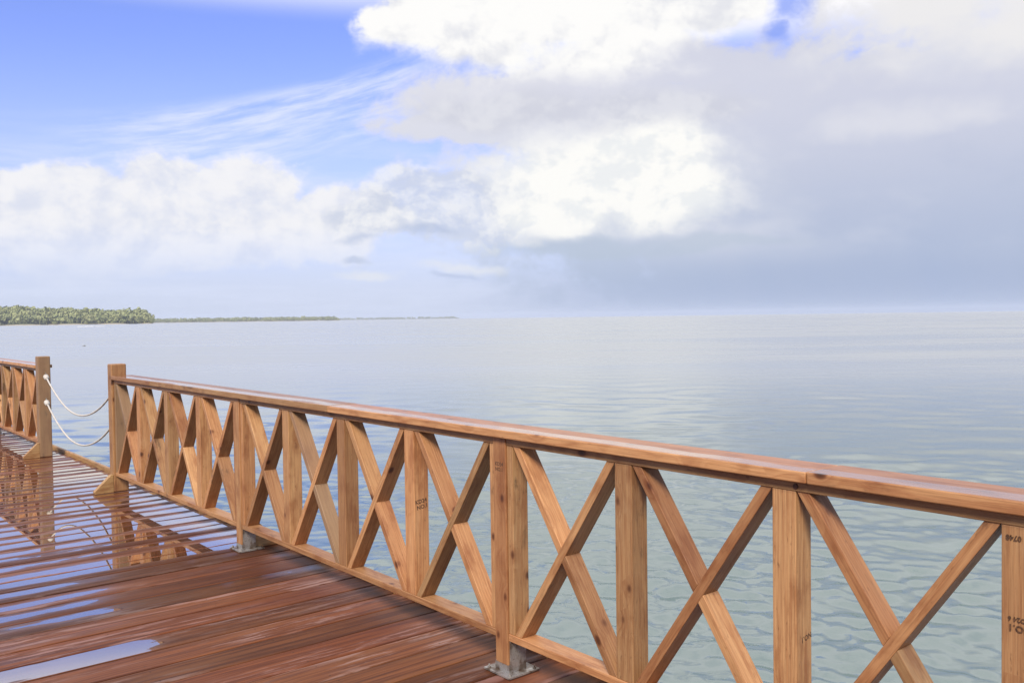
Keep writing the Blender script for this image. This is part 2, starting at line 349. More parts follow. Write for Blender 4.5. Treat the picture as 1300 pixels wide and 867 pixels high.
def metal_mat():
    m, g, p = mat('galvanised_steel')
    tc = g.node('ShaderNodeTexCoord'); o = S(g, tc.outputs['Object'])
    n = g.noise(o, 14, 5, 0.6); n2 = g.noise(o, 60, 4, 0.6)
    c = g.mix(g.ss(n, 0.42, 0.62), (0.44, 0.42, 0.39), (0.17, 0.13, 0.10))
    c = g.mix(g.ss(n2, 0.56, 0.68)*0.6, c, (0.13, 0.06, 0.03))
    g.put(p.inputs['Base Color'], c); p.inputs['Metallic'].default_value = 0.55
    g.put(p.inputs['Roughness'], g.lin(n, 0.3, 0.7, 0.22, 0.5)); bump(g, p, n2, 0.2, 0.0006)
    return m
METAL = metal_mat()
def rope_mat():
    m, g, p = mat('white_rope'); tc = g.node('ShaderNodeTexCoord')
    n = g.noise(S(g, tc.outputs['Object']), 40, 4, 0.6)
    g.put(p.inputs['Base Color'], g.mix(g.ss(n, 0.45, 0.7)*0.5, (0.58, 0.55, 0.50), (0.36, 0.31, 0.25))); p.inputs['Roughness'].default_value = 0.75
    return m
ROPE = rope_mat()
def ink_mat():
    m, g, p = mat('stamp_ink'); tc = g.node('ShaderNodeTexCoord')
    n = g.noise(S(g, tc.outputs['Object']), 160, 3, 0.6)
    g.put(p.inputs['Base Color'], g.mix(g.ss(n, 0.4, 0.7)*0.6, (0.065, 0.034, 0.018), (0.24, 0.11, 0.048))); p.inputs['Roughness'].default_value = 0.6
    return m
INK = ink_mat()

# ------------------------------------------------------------------ object helpers
def link(name, me, m, parent=None, loc=(0, 0, 0), rot=None):
    o = bpy.data.objects.new(name, me); C.objects.link(o)
    if m is not None and not me.materials: me.materials.append(m)
    o.parent = parent; o.location = loc
    if rot is not None: o.rotation_euler = rot
    return o
def tag(o, label=None, cat=None, group=None, kind=None):
    if label: o['label'] = label
    if cat: o['category'] = cat
    if group: o['group'] = group
    if kind: o['kind'] = kind
    return o
def empty(name, loc=(0, 0, 0)):
    o = bpy.data.objects.new(name, None); C.objects.link(o); o.location = loc; o.empty_display_size = 0.2; return o
def finish(bm, name, smooth=False):
    bmesh.ops.recalc_face_normals(bm, faces=bm.faces)
    me = bpy.data.meshes.new(name); bm.to_mesh(me); bm.free()
    if smooth:
        for p in me.polygons: p.use_smooth = True
    return me
def prism(poly, x0, x1, name, bev=0.003, seg=2, axis='Z'):
    """polygon in local (x, y) extruded along local z from x0 to x1, eased edges"""
    bm = bmesh.new()
    a = [bm.verts.new((p[0], p[1], x0)) for p in poly]; b = [bm.verts.new((p[0], p[1], x1)) for p in poly]
    n = len(poly)
    bm.faces.new(a[::-1]); bm.faces.new(b)
    for i in range(n): bm.faces.new((a[i], a[(i+1) % n], b[(i+1) % n], b[i]))
    if bev: bmesh.ops.bevel(bm, geom=list(bm.edges), offset=bev, segments=seg, profile=0.5, affect='EDGES')
    return finish(bm, name)
def boxm(L, W, D, name, bev=0.003, seg=2):
    """box centred at the origin, length along X"""
    return prism([(-L/2, -W/2), (L/2, -W/2), (L/2, W/2), (-L/2, W/2)], -D/2, D/2, name, bev, seg)
def tubem(path, rad, name, n=8, twist=False):
    bm = bmesh.new(); rings = []
    for i, q in enumerate(path):
        q = Vector(q); t = (Vector(path[min(i+1, len(path)-1)]) - Vector(path[max(i-1, 0)])).normalized()
        ax = Vector((1, 0, 0)) if abs(t.x) < 0.9 else Vector((0, 0, 1))
        e1 = t.cross(ax).normalized(); e2 = t.cross(e1)
        rr = rad[i] if isinstance(rad, (list, tuple)) else rad
        ring = []
        for k in range(n):
            a = 2*math.pi*k/n
            r = rr*(1 + (0.13*math.cos(3*(a + i*0.55)) if twist else 0))
            ring.append(bm.verts.new(q + e1*math.cos(a)*r + e2*math.sin(a)*r))
        rings.append(ring)
    for i in range(len(rings)-1):
        for k in range(n): bm.faces.new((rings[i][k], rings[i][(k+1) % n], rings[i+1][(k+1) % n], rings[i+1][k]))
    bm.faces.new(rings[0][::-1]); bm.faces.new(rings[-1])
    return finish(bm, name, True)

# ------------------------------------------------------------------ sea
WZ = -1.40
def water_mat():
    m, g, p = mat('sea_water')
    geo = g.node('ShaderNodeNewGeometry'); x, y, z = g.sep(S(g, geo.outputs['Position']))
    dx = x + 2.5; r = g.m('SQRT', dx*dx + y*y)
    a = R(48)
    s = x*math.cos(a) + y*math.sin(a); t = y*math.cos(a) - x*math.sin(a)
    n2 = g.noise(g.xyz(s*5.5 + 3, t*3.0, 5.0), 1.0, 3, 0.55, 0.5)
    n4 = g.noise(g.xyz(s*15, t*9, 2.0), 1.0, 2, 0.5)
    n1 = g.noise(g.xyz(s*0.9, t*0.30, 7.0), 1.0, 3, 0.5)
    patch = g.noise(g.xyz(s*0.050, t*0.016, 1.0), 1.0, 5, 0.62)                 # calm and ruffled areas
    far = g.noise(g.xyz(s*0.006, t*0.0013, 4.0), 1.0, 5, 0.62)
    h = n2*0.010*g.ss(r, 10, 60, 1.0, 0.0) + n4*0.0024*g.ss(r, 6, 26, 1.0, 0.0) + n1*0.030*g.ss(r, 30, 120, 0.0, 1.0)*g.ss(r, 260, 900, 1.0, 0.0)
    b = g.node('ShaderNodeBump'); b.inputs['Distance'].default_value = 1.0; b.inputs['Strength'].default_value = 0.6
    g.put(b.inputs['Height'], h); g.l.new(b.outputs[0], p.inputs['Normal'])
    water_sheen = g.mix(g.ss(r, 9, 55), (0.068, 0.125, 0.122), (0.29, 0.325, 0.345))  # paler with distance: reflected sky brightness put into the base colour
    g.put(p.inputs['Base Color'], water_sheen)
    p.inputs['IOR'].default_value = 2.8
    p.distribution = 'MULTI_GGX'
    rough = g.ss(r, 6, 70, 0.06, 0.34)*g.ss(patch, 0.36, 0.62, 0.60, 1.12) + g.ss(r, 150, 2500, 0.0, 0.10)*g.ss(far, 0.35, 0.65, 0.0, 1.5)
    g.put(p.inputs['Roughness'], rough)
    return m
def sea():
    import numpy as np
    rs = np.random.RandomState(11)
    # polar grid round the jetty head: fine over the open water in view, coarse elsewhere
    az = np.concatenate([np.arange(-35, 115, 0.16), np.arange(115, 325, 3.0)])
    rad = [2.0]
    while rad[-1] < 170: rad.append(rad[-1] + 0.03 + rad[-1]**2/4200.0)
    while rad[-1] < 14000: rad.append(rad[-1]*1.22)
    rad = np.array(rad); na, nr = len(az), len(rad)
    A, Rr = np.meshgrid(np.radians(az), rad)
    X = EYE.x + np.sin(A)*Rr; Y = EYE.y + np.cos(A)*Rr
    dr = 0.03 + Rr**2/4200.0
    zz = np.zeros_like(X); n = 84
    lam = np.exp(np.linspace(math.log(0.11), math.log(2.6), n))
    # patchy wind: slowly varying gain
    gain = np.zeros_like(X)
    for k in range(10):
        th = rs.uniform(0, 2*math.pi); L = rs.uniform(7, 40)
        gain += np.sin((X*math.cos(th) + Y*math.sin(th)*1.0)*2*math.pi/L + rs.uniform(0, 6.28))
    gain = np.clip(1.0 + 0.22*gain, 0.35, 1.7)
    for i in range(n):
        L = lam[i]; th = math.radians(48) + rs.normal(0, 0.62)
        slope = 0.150*math.sqrt(2.0/n)*(1.35 if L < 0.5 else 0.48)
        amp = slope*L/(2*math.pi)
        w = np.clip((L/(2.6*dr) - 0.8)/0.9, 0, 1)
        ph = (X*math.cos(th) + Y*math.sin(th))*2*math.pi/L + rs.uniform(0, 6.28)
        zz += amp*w*np.sin(ph + 0.35*np.sin(ph))*(gain if L < 2 else 1.0)
    edge = np.clip((A - math.radians(-35))/0.12, 0, 1)*np.clip((math.radians(114.8) - A)/0.12, 0, 1)
    zz *= np.clip(edge, 0, 1)*np.clip((130 - Rr)/85.0, 0, 1)
    co = np.stack([X, Y, WZ + zz], -1).reshape(-1, 3)
    co = np.concatenate([co, [[EYE.x, EYE.y, WZ]]])
    I, J = np.meshgrid(np.arange(nr-1), np.arange(na), indexing='ij'); J2 = (J+1) % na
    quads = np.stack([I*na+J, I*na+J2, (I+1)*na+J2, (I+1)*na+J], -1).reshape(-1, 4)[:, ::-1]
    j = np.arange(na); tris = np.stack([np.full(na, nr*na), (j+1) % na, j], -1)
    loops = np.concatenate([quads.ravel(), tris.ravel()])
    starts = np.concatenate([np.arange(len(quads))*4, len(quads)*4 + np.arange(na)*3])
    me = bpy.data.meshes.new('sea')
    me.vertices.add(len(co)); me.vertices.foreach_set('co', co.astype('f').ravel())
    me.loops.add(len(loops)); me.loops.foreach_set('vertex_index', loops.astype('i'))
    me.polygons.add(len(starts)); me.polygons.foreach_set('loop_start', starts.astype('i'))
    me.update(calc_edges=True); me.validate()
    me.polygons.foreach_set('use_smooth', np.ones(len(starts), dtype=bool)); me.update()
    if me.polygons[0].normal.z < 0: me.flip_normals()
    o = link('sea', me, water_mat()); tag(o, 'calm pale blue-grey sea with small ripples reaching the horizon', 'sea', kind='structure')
sea()

# ------------------------------------------------------------------ deck
EDGE = 0.285
def deck():
    ys = [-5.0]
    while ys[-1] < 3.0: ys.append(ys[-1] + 0.2235)
    ys = ys[:-1]
    known = [3.19, 3.423, 3.645, 3.861, 4.103, 4.324, 4.547, 4.770, 4.994, 5.225, 5.460]
    ys = [q - (ys[-1] + 0.2235 - known[0]) for q in ys] + known
    rr = random.Random(3)
    while ys[-1] < 32: ys.append(ys[-1] + 0.228 + rr.uniform(-0.006, 0.006))
    bm = bmesh.new()
    lr = bm.verts.layers.float.new('rnd'); lw = bm.verts.layers.float.new('wet'); lt = bm.verts.layers.float.new('tv'); lc = bm.verts.layers.float.new('cut')
    for i in range(len(ys)-1):
        a, b = ys[i], ys[i+1]; mid = (a+b)/2
        wet = 0.14
        cut = 9.0
        if 4.50 < mid < 4.70: wet, cut = 0.16, 0
        if 4.70 < mid < 4.95: wet, cut = 0.16, 0
        if 4.52 < mid < 4.60 or abs(mid-4.66) < 0.03: wet, cut = 0.98, -1.02
        if 4.9 < mid < 5.2: wet = 0.26
        if 5.2 <= mid < 5.5: wet = 0.56
        if 5.5 <= mid < 6.3: wet = 0.70
        if 6.3 <= mid < 9.5: wet = 0.72
        if 9.5 <= mid < 13: wet = 0.74
        if 13 <= mid: wet = 0.56
        if mid > 5.2: wet += rr.uniform(-0.16, 0.14)
        gap = rr.uniform(0.003, 0.0085)
        x0 = -7.0; x1 = EDGE - rr.uniform(0, 0.006)
        top = rr.uniform(-0.0015, 0.0015)
        rnd = rr.random()
        prof = [(-1.0, -0.004), (-0.96, -0.001), (-0.5, -0.0006), (0, -0.001), (0.5, -0.0006), (0.96, -0.001), (1.0, -0.004)]
        hw = (b-a)/2 - gap
        xs = [x0, -3.5, -1.8, -0.9, x1]
        def vt(xx, tv, zz):
            v = bm.verts.new((xx, mid + tv*hw, zz)); v[lr] = rnd; v[lw] = wet; v[lt] = tv; v[lc] = cut; return v
        rows = [[vt(xx, tv, zz + top) for tv, zz in prof] + [vt(xx, 1.0, -0.038), vt(xx, -1.0, -0.038)] for xx in xs]
        m_ = len(rows[0])
        for q in range(len(xs)-1):
            for k in range(m_): bm.faces.new((rows[q][k], rows[q+1][k], rows[q+1][(k+1) % m_], rows[q][(k+1) % m_]))
        bm.faces.new(rows[0]); bm.faces.new(rows[-1][::-1])
    me = finish(bm, 'deck')
    d = link('deck', me, DECK); tag(d, 'wet red-brown plank deck of the jetty with puddles', 'deck', kind='structure')
    # dark joists under the boards, edge beam
    bm = bmesh.new()
    def bx(x0, x1, y0, y1, z0, z1):
        v = [bm.verts.new((xx, yy, zz)) for xx in (x0, x1) for yy in (y0, y1) for zz in (z0, z1)]
        for f in ((0, 1, 3, 2), (4, 6, 7, 5), (0, 4, 5, 1), (2, 3, 7, 6), (0, 2, 6, 4), (1, 5, 7, 3)): bm.faces.new([v[k] for k in f])
    q = 0.19
    while q > -6.9: bx(q - 0.025, q + 0.025, -5, 32, -0.24, -0.0395); q -= 0.61
    link('joists', finish(bm, 'joists'), WOODP, d)
    bm = bmesh.new(); bx(0.292, 0.334, -5, 32, -0.26, 0.038); bmesh.ops.bevel(bm, geom=list(bm.edges), offset=0.004, segments=2, affect='EDGES')
    me = finish(bm, 'edge_board'); me.transform(Matrix.Translation((-0.313, -13.5, 0))); me.transform(Matrix.Rotation(-math.pi/2, 4, 'Z'))
    link('edge_board', me, PALE, d, (0.313, 13.5, 0), (0, 0, math.pi/2))
deck()

# ------------------------------------------------------------------ railing
HP, FL, HB, GAP = 0.0445, 0.038, 0.0445, 0.632      # half post, flanking stud, half baluster, clear bay
SEC = 2*(HP + FL) + 4*GAP + 3*2*HB                  # centre to centre of the main posts
ZB0, ZB1, ZS0, ZS1, ZC1 = 0.157, 0.190, 1.047, 1.081, 1.120
DEP = 0.092
VERT = (0, -math.pi/2, 0)                           # local X -> world Z
ALONG = (0, 0, math.pi/2)                           # local X -> world Y
H = ZS0 - ZB1
M_BAL = boxm(H, 0.089, DEP-0.004, 'baluster'); M_FL = boxm(H, FL, DEP-0.004, 'stud')
def vert_mesh(L, wy, dx, nm, bev=0.003): return boxm(L, wy, dx, nm, bev)
_cache = {}
def vmember(name, parent, xc, yc, z0, z1, wx, wy, m=None, bev=0.003, flip=False):
    k = (round(z1-z0, 4), wx, wy, bev, m.name if m else '')
    if k not in _cache:
        me = boxm(z1-z0, wy, wx, name, bev); me.materials.append(m or WOOD); _cache[k] = me
    return link(name, _cache[k], None, parent, (xc, yc, (z0+z1)/2), (0, -math.pi/2, math.pi if flip else 0))
def hmember(name, parent, xc, y0, y1, z0, z1, wx, m=None, bev=0.003):
    k = (round(y1-y0, 4), wx, round(z1-z0, 4), 'h', m.name if m else '', bev)
    if k not in _cache:
        me = boxm(y1-y0, wx, z1-z0, name, bev); me.materials.append(m or WOOD); _cache[k] = me
    return link(name, _cache[k], None, parent, (xc, (y0+y1)/2, (z0+z1)/2), ALONG)
# braces, in bay coordinates: s along the bay (towards the near end), z up
BW = 0.046
P = lambda s, z: Vector((s, z))
def isect(a, b, c, d):
    r = b-a; q = d-c; k = ((c-a).x*q.y - (c-a).y*q.x)/(r.x*q.y - r.y*q.x); return a + r*k
r1a, r1b = P(0.001, 0), P(GAP-BW, H); r2a, r2b = P(BW, 0), P(GAP-0.001, H)          # edges of the unbroken brace
f1a, f1b = P(0.001, H), P(GAP-BW, 0); f2a, f2b = P(BW, H), P(GAP-0.001, 0)          # edges of the cut brace
POLY = [[r1a, r2a, r2b, r1b],
        [f1a, isect(f1a, f1b, r1a, r1b), isect(f2a, f2b, r1a, r1b), f2a],
        [isect(f1a, f1b, r2a, r2b), f1b, f2b, isect(f2a, f2b, r2a, r2b)]]
def brace_mesh(poly, ax):
    c = sum(poly, P(0, 0))/len(poly); d = ax.normalized(); e = Vector((-d.y, d.x))
    loc = [((q-c).dot(d), (q-c).dot(e)) for q in poly]
    me = prism(loc, -(DEP-0.004)/2, (DEP-0.004)/2, 'brace', 0.0025); me.materials.append(WOOD)
    return me, c, math.atan2(d.y, d.x)
BR = [brace_mesh(POLY[0], r1b-r1a), brace_mesh(POLY[1], f1b-f1a), brace_mesh(POLY[2], f1b-f1a)]
XC = DEP/2
def bay(parent, yfar, k):
    """yfar: the far clear edge of the bay; s runs towards -Y"""
    for i, (me, c, ang) in enumerate(BR):
        o = link('brace', me, None, parent)
        # local x -> (along s, z) rotated by ang ; local z -> world x (towards the deck)
        X = Vector((0, -math.cos(ang), math.sin(ang))); Y = Vector((0, math.sin(ang), math.cos(ang))); Z = X.cross(Y)
        mm = Matrix((X, Y, Z)).transposed().to_4x4()
        o.rotation_euler = mm.to_euler(); o.location = (XC + 0.003, yfar - c.x, ZB1 + c.y)
def shoe(parent, yc):
    """galvanised post shoe: base plate, two side plates, front lip, four bolts"""
    bm = bmesh.new()
    def bx(x0, x1, y0, y1, z0, z1):
        v = [bm.verts.new((xx, yy, zz)) for xx in (x0, x1) for yy in (y0, y1) for zz in (z0, z1)]
        fs = [bm.faces.new([v[k] for k in f]) for f in ((0, 1, 3, 2), (4, 6, 7, 5), (0, 4, 5, 1), (2, 3, 7, 6), (0, 2, 6, 4), (1, 5, 7, 3))]
    bx(-0.092, 0.092, -0.092, 0.092, 0.003, 0.010)
    s = link('post_shoe', finish(bm, 'post_shoe'), METAL, parent, (XC + 0.008, yc, 0))
    bm = bmesh.new()
    for q in (-1, 1): bx(-0.050, 0.044, min(q*0.0465, q*0.0515), max(q*0.0465, q*0.0515), 0.0105, 0.1545)
    bx(-0.0565, -0.0515, -0.050, 0.050, 0.0105, 0.046)
    # weld bead
    link('post_bracket', finish(bm, 'post_bracket'), METAL, s)
    for ax in (-1, 1):
        for ay in (-1, 1):
            bm = bmesh.new()
            bmesh.ops.create_cone(bm, cap_ends=True, segments=6, radius1=0.0085, radius2=0.0085, depth=0.007, matrix=Matrix.Translation((ax*0.074, ay*0.074, 0.0138)))
            bmesh.ops.create_cone(bm, cap_ends=True, segments=10, radius1=0.0045, radius2=0.004, depth=0.012, matrix=Matrix.Translation((ax*0.074, ay*0.074, 0.018)))
            link('bolt', finish(bm, 'bolt'), METAL, s)
def chock(parent, xs, yc, sgn, size=0.17, th=0.06):
    """45 degree cut block bracing a post foot"""
    n = 0.024
    me = prism([(0, 0.0015), (size, 0.0015), (size + 0.004, n), (n*0.9, size), (0, size)], -th/2, th/2, 'foot_brace', 0.003)
    me.materials.append(PALE)
    o = link('foot_brace', me, None, parent, (xs, yc, 0)); o.rotation_euler = (math.pi/2, 0, 0 if sgn > 0 else math.pi)
def end_post(parent, y0, y1):
    p = vmember('end_post', parent, -0.018 + 0.07, (y0+y1)/2, 0.003, 1.228, 0.14, y1-y0, WOODP, 0.010)
    return p
def section(parent, ytop, ybot, mains=True):
    """from the near face of the far post (ytop) to the far face of the near post (ybot)"""
    hmember('bottom_rail', parent, XC, ybot + 0.001, ytop - 0.001, ZB0, ZB1, DEP)
    hmember('top_rail', parent, XC, ybot + 0.001, ytop - 0.001, ZS0, ZS1, DEP)
    rs = random.Random(int(ytop*1000))
    y = ytop - 0.0015
    vmember('stud', parent, XC + 0.002, y - FL/2, ZB1, ZS0, DEP-0.004, FL, WOOD, flip=rs.random() < .5); y -= FL
    nb = round((ytop - ybot - 2*FL + 2*HB)/(GAP + 2*HB))
    for k in range(nb):
        bay(parent, y, k); y -= GAP
        if k < nb-1:
            o = vmember('baluster', parent, XC + 0.001, y - HB, ZB1, ZS0, DEP-0.003, 2*HB, WOOD, flip=rs.random() < .5); y -= 2*HB
            BAL.append(o)
    vmember('stud', parent, XC + 0.002, y - FL/2, ZB1, ZS0, DEP-0.004, FL, WOOD, flip=rs.random() < .5)
BAL = []
def main_post(parent, yc):
    p = vmember('post', parent, XC - 0.003, yc, 0.044, ZS1, DEP + 0.002, 2*HP - 0.001, WOOD)
    shoe(parent, yc); return p
Y2 = 3.183
near = empty('railing', (0, Y2, 0))
tag(near, 'long brown X-braced wooden railing running from the rope gap past the viewer at right', 'railing', 'wooden railings along the jetty edge')
rail = near
off = -Y2
mains = [Y2 + SEC, Y2, Y2 - SEC, Y2 - 2*SEC]
POSTS = []
def sub(y): return y + off
for yc in mains: POSTS.append(main_post(rail, sub(yc)))
YP0 = mains[0] + HP + 2*FL + 4*GAP + 6*HB           # near face of the end post
end_post(rail, sub(YP0), sub(YP0 + 0.125))
section(rail, sub(YP0), sub(mains[0] + HP))
for i in range(len(mains)-1): section(rail, sub(mains[i] - HP), sub(mains[i+1] + HP))
joints = [YP0 - 0.001, 7.93, 4.761, 1.600, -1.56, mains[-1] - HP - 0.02]
for i in range(len(joints)-1):
    hmember('cap_rail', rail, 0.0715, sub(joints[i+1]) + 0.0016, sub(joints[i]) - 0.0016, ZS1 + 0.0005, ZC1 - (0.0 if i % 2 else 0.0015), 0.199, CAPM, 0.004)
chock(rail, -0.0185, sub(YP0 + 0.032), -1)
chock(rail, DEP + 0.001, sub(mains[0]), 1, 0.20, 0.045)
# far railing beyond the rope gap
YL = 12.05
far = empty('railing', (0, YL, 0))
tag(far, 'short far stretch of brown X-braced wooden railing at the left edge, beyond the ropes', 'railing', 'wooden railings along the jetty edge')
end_post(far, 0.0, 0.13)
lm = [0.13 + HP + 2*FL + 4*GAP + 6*HB]
lm.append(lm[0] + SEC)
for yc in lm: main_post(far, yc)
section(far, lm[0] - HP, 0.13); section(far, lm[1] - HP, lm[0] + HP)
for a, b in ((0.131, 2.9), (2.9, lm[1] + 0.06)): hmember('cap_rail', far, 0.0715, a + 0.001, b - 0.001, ZS1 + 0.0005, ZC1, 0.199, CAPM, 0.004)
chock(far, -0.0185, 0.032, -1, 0.18)

# eye bolts (on the posts) and the ropes
def eye(parent, loc, sgn):
    pts = [(0, sgn*0.0, 0), (0, -0.02*sgn, 0)]
    for k in range(13):
        a = math.pi/2 + 2*math.pi*k/13.0
        pts.append((0.004*math.sin(a), (-0.033 - 0.013*math.cos(a))*sgn, 0.013*math.sin(a) - 0.013))
    link('eye_bolt', tubem(pts, 0.0035, 'eye_bolt', 6), METAL, parent, loc)
def rope(ya, za, yb, zb, zs, ysag, label):
    root = empty('rope', (0.057, (ya+yb)/2, 0)); tag(root, label, 'rope', 'white ropes hung across the gap in the railing')
    yc = (ya+yb)/2
    pts = []; n = 72
    # cubic through the measured sag
    for i in range(n+1):
        t = i/n; y = ya + (yb-ya)*t
        base = za + (zb-za)*t
        tc = (ysag - ya)/(yb - ya)
        w = t/tc*0.5 if t < tc else 0.5 + (t-tc)/(1-tc)*0.5
        dip = (za + (zb-za)*tc - zs)*(1 - (2*w-1)**2)
        pts.append((0.004*math.sin(t*9), y - yc, base - dip))
    link('rope_line', tubem(pts, 0.0092, 'rope_line', 10, True), ROPE, root)
    for (q, s) in ((0, 1), (n, -1)):
        a = Vector(pts[q]); b = Vector(pts[q + s*3]); d = (b-a).normalized()
        path = [a - d*0.012, a - d*0.002, a + d*0.008, a + d*0.02, a + d*0.034, a + d*0.048, a + d*0.062, a + d*0.066]
        link('knot', tubem(path, [0.010, 0.031, 0.027, 0.032, 0.025, 0.029, 0.023, 0.011], 'knot', 12), ROPE, root)
rope(12.0, 0.985, YP0 + 0.165, 0.985, 0.625, 10.57, 'upper of the two white ropes slung across the gap in the railing')
rope(12.0, 0.675, YP0 + 0.165, 0.675, 0.303, 10.60, 'lower of the two white ropes slung across the gap in the railing')
fe = [o for o in far.children if o.name.startswith('end_post')][0]; ne = [o for o in near.children if o.name.startswith('end_post')][0]
bpy.context.view_layer.update()
def eye_on(post, w, sgn):
    inv = post.matrix_world.inverted()
    o_before = set(C.objects)
    eye(None, (0, 0, 0), sgn)
    o = [q for q in C.objects if q not in o_before][0]
    o.data.transform(inv @ Matrix.Translation(w)); o.parent = post
for z in (1.03, 0.72):
    eye_on(fe, (0.057, YL + 0.002, z), 1)
    eye_on(ne, (0.057, YP0 + 0.123, z), -1)

def plug(rail_o, w, rad):
    bm = bmesh.new(); bmesh.ops.create_cone(bm, cap_ends=True, segments=14, radius1=rad, radius2=rad*0.9, depth=0.004)
    me = finish(bm, 'plug'); me.transform(rail_o.matrix_world.inverted() @ Matrix.Translation(w) @ Matrix.Rotation(-math.pi/2, 4, 'Y'))
    link('plug', me, DARKP, rail_o)
m_, g_, p_ = mat('dark_plug_wood'); tc_ = g_.node('ShaderNodeTexCoord')
g_.put(p_.inputs['Base Color'], g_.mix(g_.noise(S(g_, tc_.outputs['Object']), 90, 3, 0.6), (0.03, 0.012, 0.007), (0.11, 0.04, 0.018))); p_.inputs['Roughness'].default_value = 0.6
DARKP = m_
for o_ in [q for q in near.children if q.name.startswith('top_rail')]:
    yc_ = o_.matrix_world.translation.y
    if abs(yc_ - (Y2 - SEC/2)) < 0.5:
        plug(o_, (-0.0008, 1.655, 1.063), 0.010)

# grade stamps printed on the timber
def stamp(text, post, origin, xdir, ydir, size, spin=0, name='grade_stamp'):
    cu = bpy.data.curves.new('t', 'FONT'); cu.body = text; cu.size = size; cu.align_x = 'CENTER'; cu.align_y = 'CENTER'; cu.resolution_u = 2; cu.offset = size*0.03
    to = bpy.data.objects.new('t', cu); C.objects.link(to); bpy.context.view_layer.update()
    me = bpy.data.meshes.new_from_object(to.evaluated_get(bpy.context.evaluated_depsgraph_get()))
    bpy.data.objects.remove(to); me.materials.clear(); me.materials.append(INK)
    X = Vector(xdir); Y = Vector(ydir); Z = X.cross(Y)
    mw = Matrix((X, Y, Z)).transposed().to_4x4(); mw.translation = Vector(origin)
    me.transform(post.matrix_world.inverted() @ mw @ Matrix.Rotation(spin, 4, 'Z'))
    o = bpy.data.objects.new(name, me); C.objects.link(o); o.parent = post
bpy.context.view_layer.update()
def nearest(y): return min(BAL, key=lambda o: abs(o.matrix_world.translation.y - y))
FX, FY = (0, -1, 0), (0, 0, 1)                       # text on the deck-side faces
SX, SY = (1, 0, 0), (0, 0, 1)                        # text on the faces towards -Y
b1 = nearest(Y2 + 0.759); b2 = nearest(Y2 - 1.48); b3 = nearest(Y2 - 2.2)
def fy(o): return o.matrix_world.translation.y
stamp('KD24\n NO.1', b1, (0.046, fy(b1) - HB - 0.0004, 0.66), SX, SY, 0.030, R(8))
stamp('KD24\nNO.1', POSTS[1], (-0.0011 - XC*0 - 0.0018 - 0.0015, Y2 + 0.002, 0.945), FX, FY, 0.024)
stamp('NO.1', b2, (0.060, fy(b2) - HB - 0.0004, 0.555), SX, SY, 0.026, R(190))
stamp('0748', b3, (-0.0002, fy(b3) + 0.012, 1.015), FX, FY, 0.020, math.pi)
stamp('NO.1', b3, (-0.0002, fy(b3) - 0.004, 0.772), FX, FY, 0.026, math.pi)
stamp('KD24 6', b3, (-0.0002, fy(b3) - 0.002, 0.796), FX, FY, 0.018, math.pi)

# ------------------------------------------------------------------ far shores
HEAD = R(39.7)
def polar(az_deg, dist, z=0.0):
    a = R(az_deg); return Vector((EYE.x + math.sin(a)*dist, EYE.y + math.cos(a)*dist, z))
def land_mat():
    m, g, p = mat('shore_ground'); geo = g.node('ShaderNodeNewGeometry'); x, y, z = g.sep(S(g, geo.outputs['Position']))
    n = g.noise(g.xyz(x, y, z), 0.03, 4, 0.6)
    c = g.mix(g.ss(z + (n-0.5)*2, WZ + 1.2, WZ + 3.0), (0.42, 0.36, 0.26), (0.07, 0.085, 0.03))
    g.put(p.inputs['Base Color'], c); p.inputs['Roughness'].default_value = 0.9; return m
LAND = land_mat()
def leaf_mat():
    m, g, p = mat('tropical_foliage'); v = g.attr('tone')
    geo = g.node('ShaderNodeNewGeometry'); n = g.noise(S(g, geo.outputs['Position']), 0.11, 3, 0.6)
    c = g.mix(v, (0.23, 0.27, 0.11), (0.36, 0.37, 0.16)); c = g.mix(g.ss(n, 0.52, 0.7)*0.35, c, (0.20, 0.17, 0.075))
    g.put(p.inputs['Base Color'], c); p.inputs['Roughness'].default_value = 0.7; p.inputs['Specular IOR Level'].default_value = 0.2
    return m
LEAF = leaf_mat()
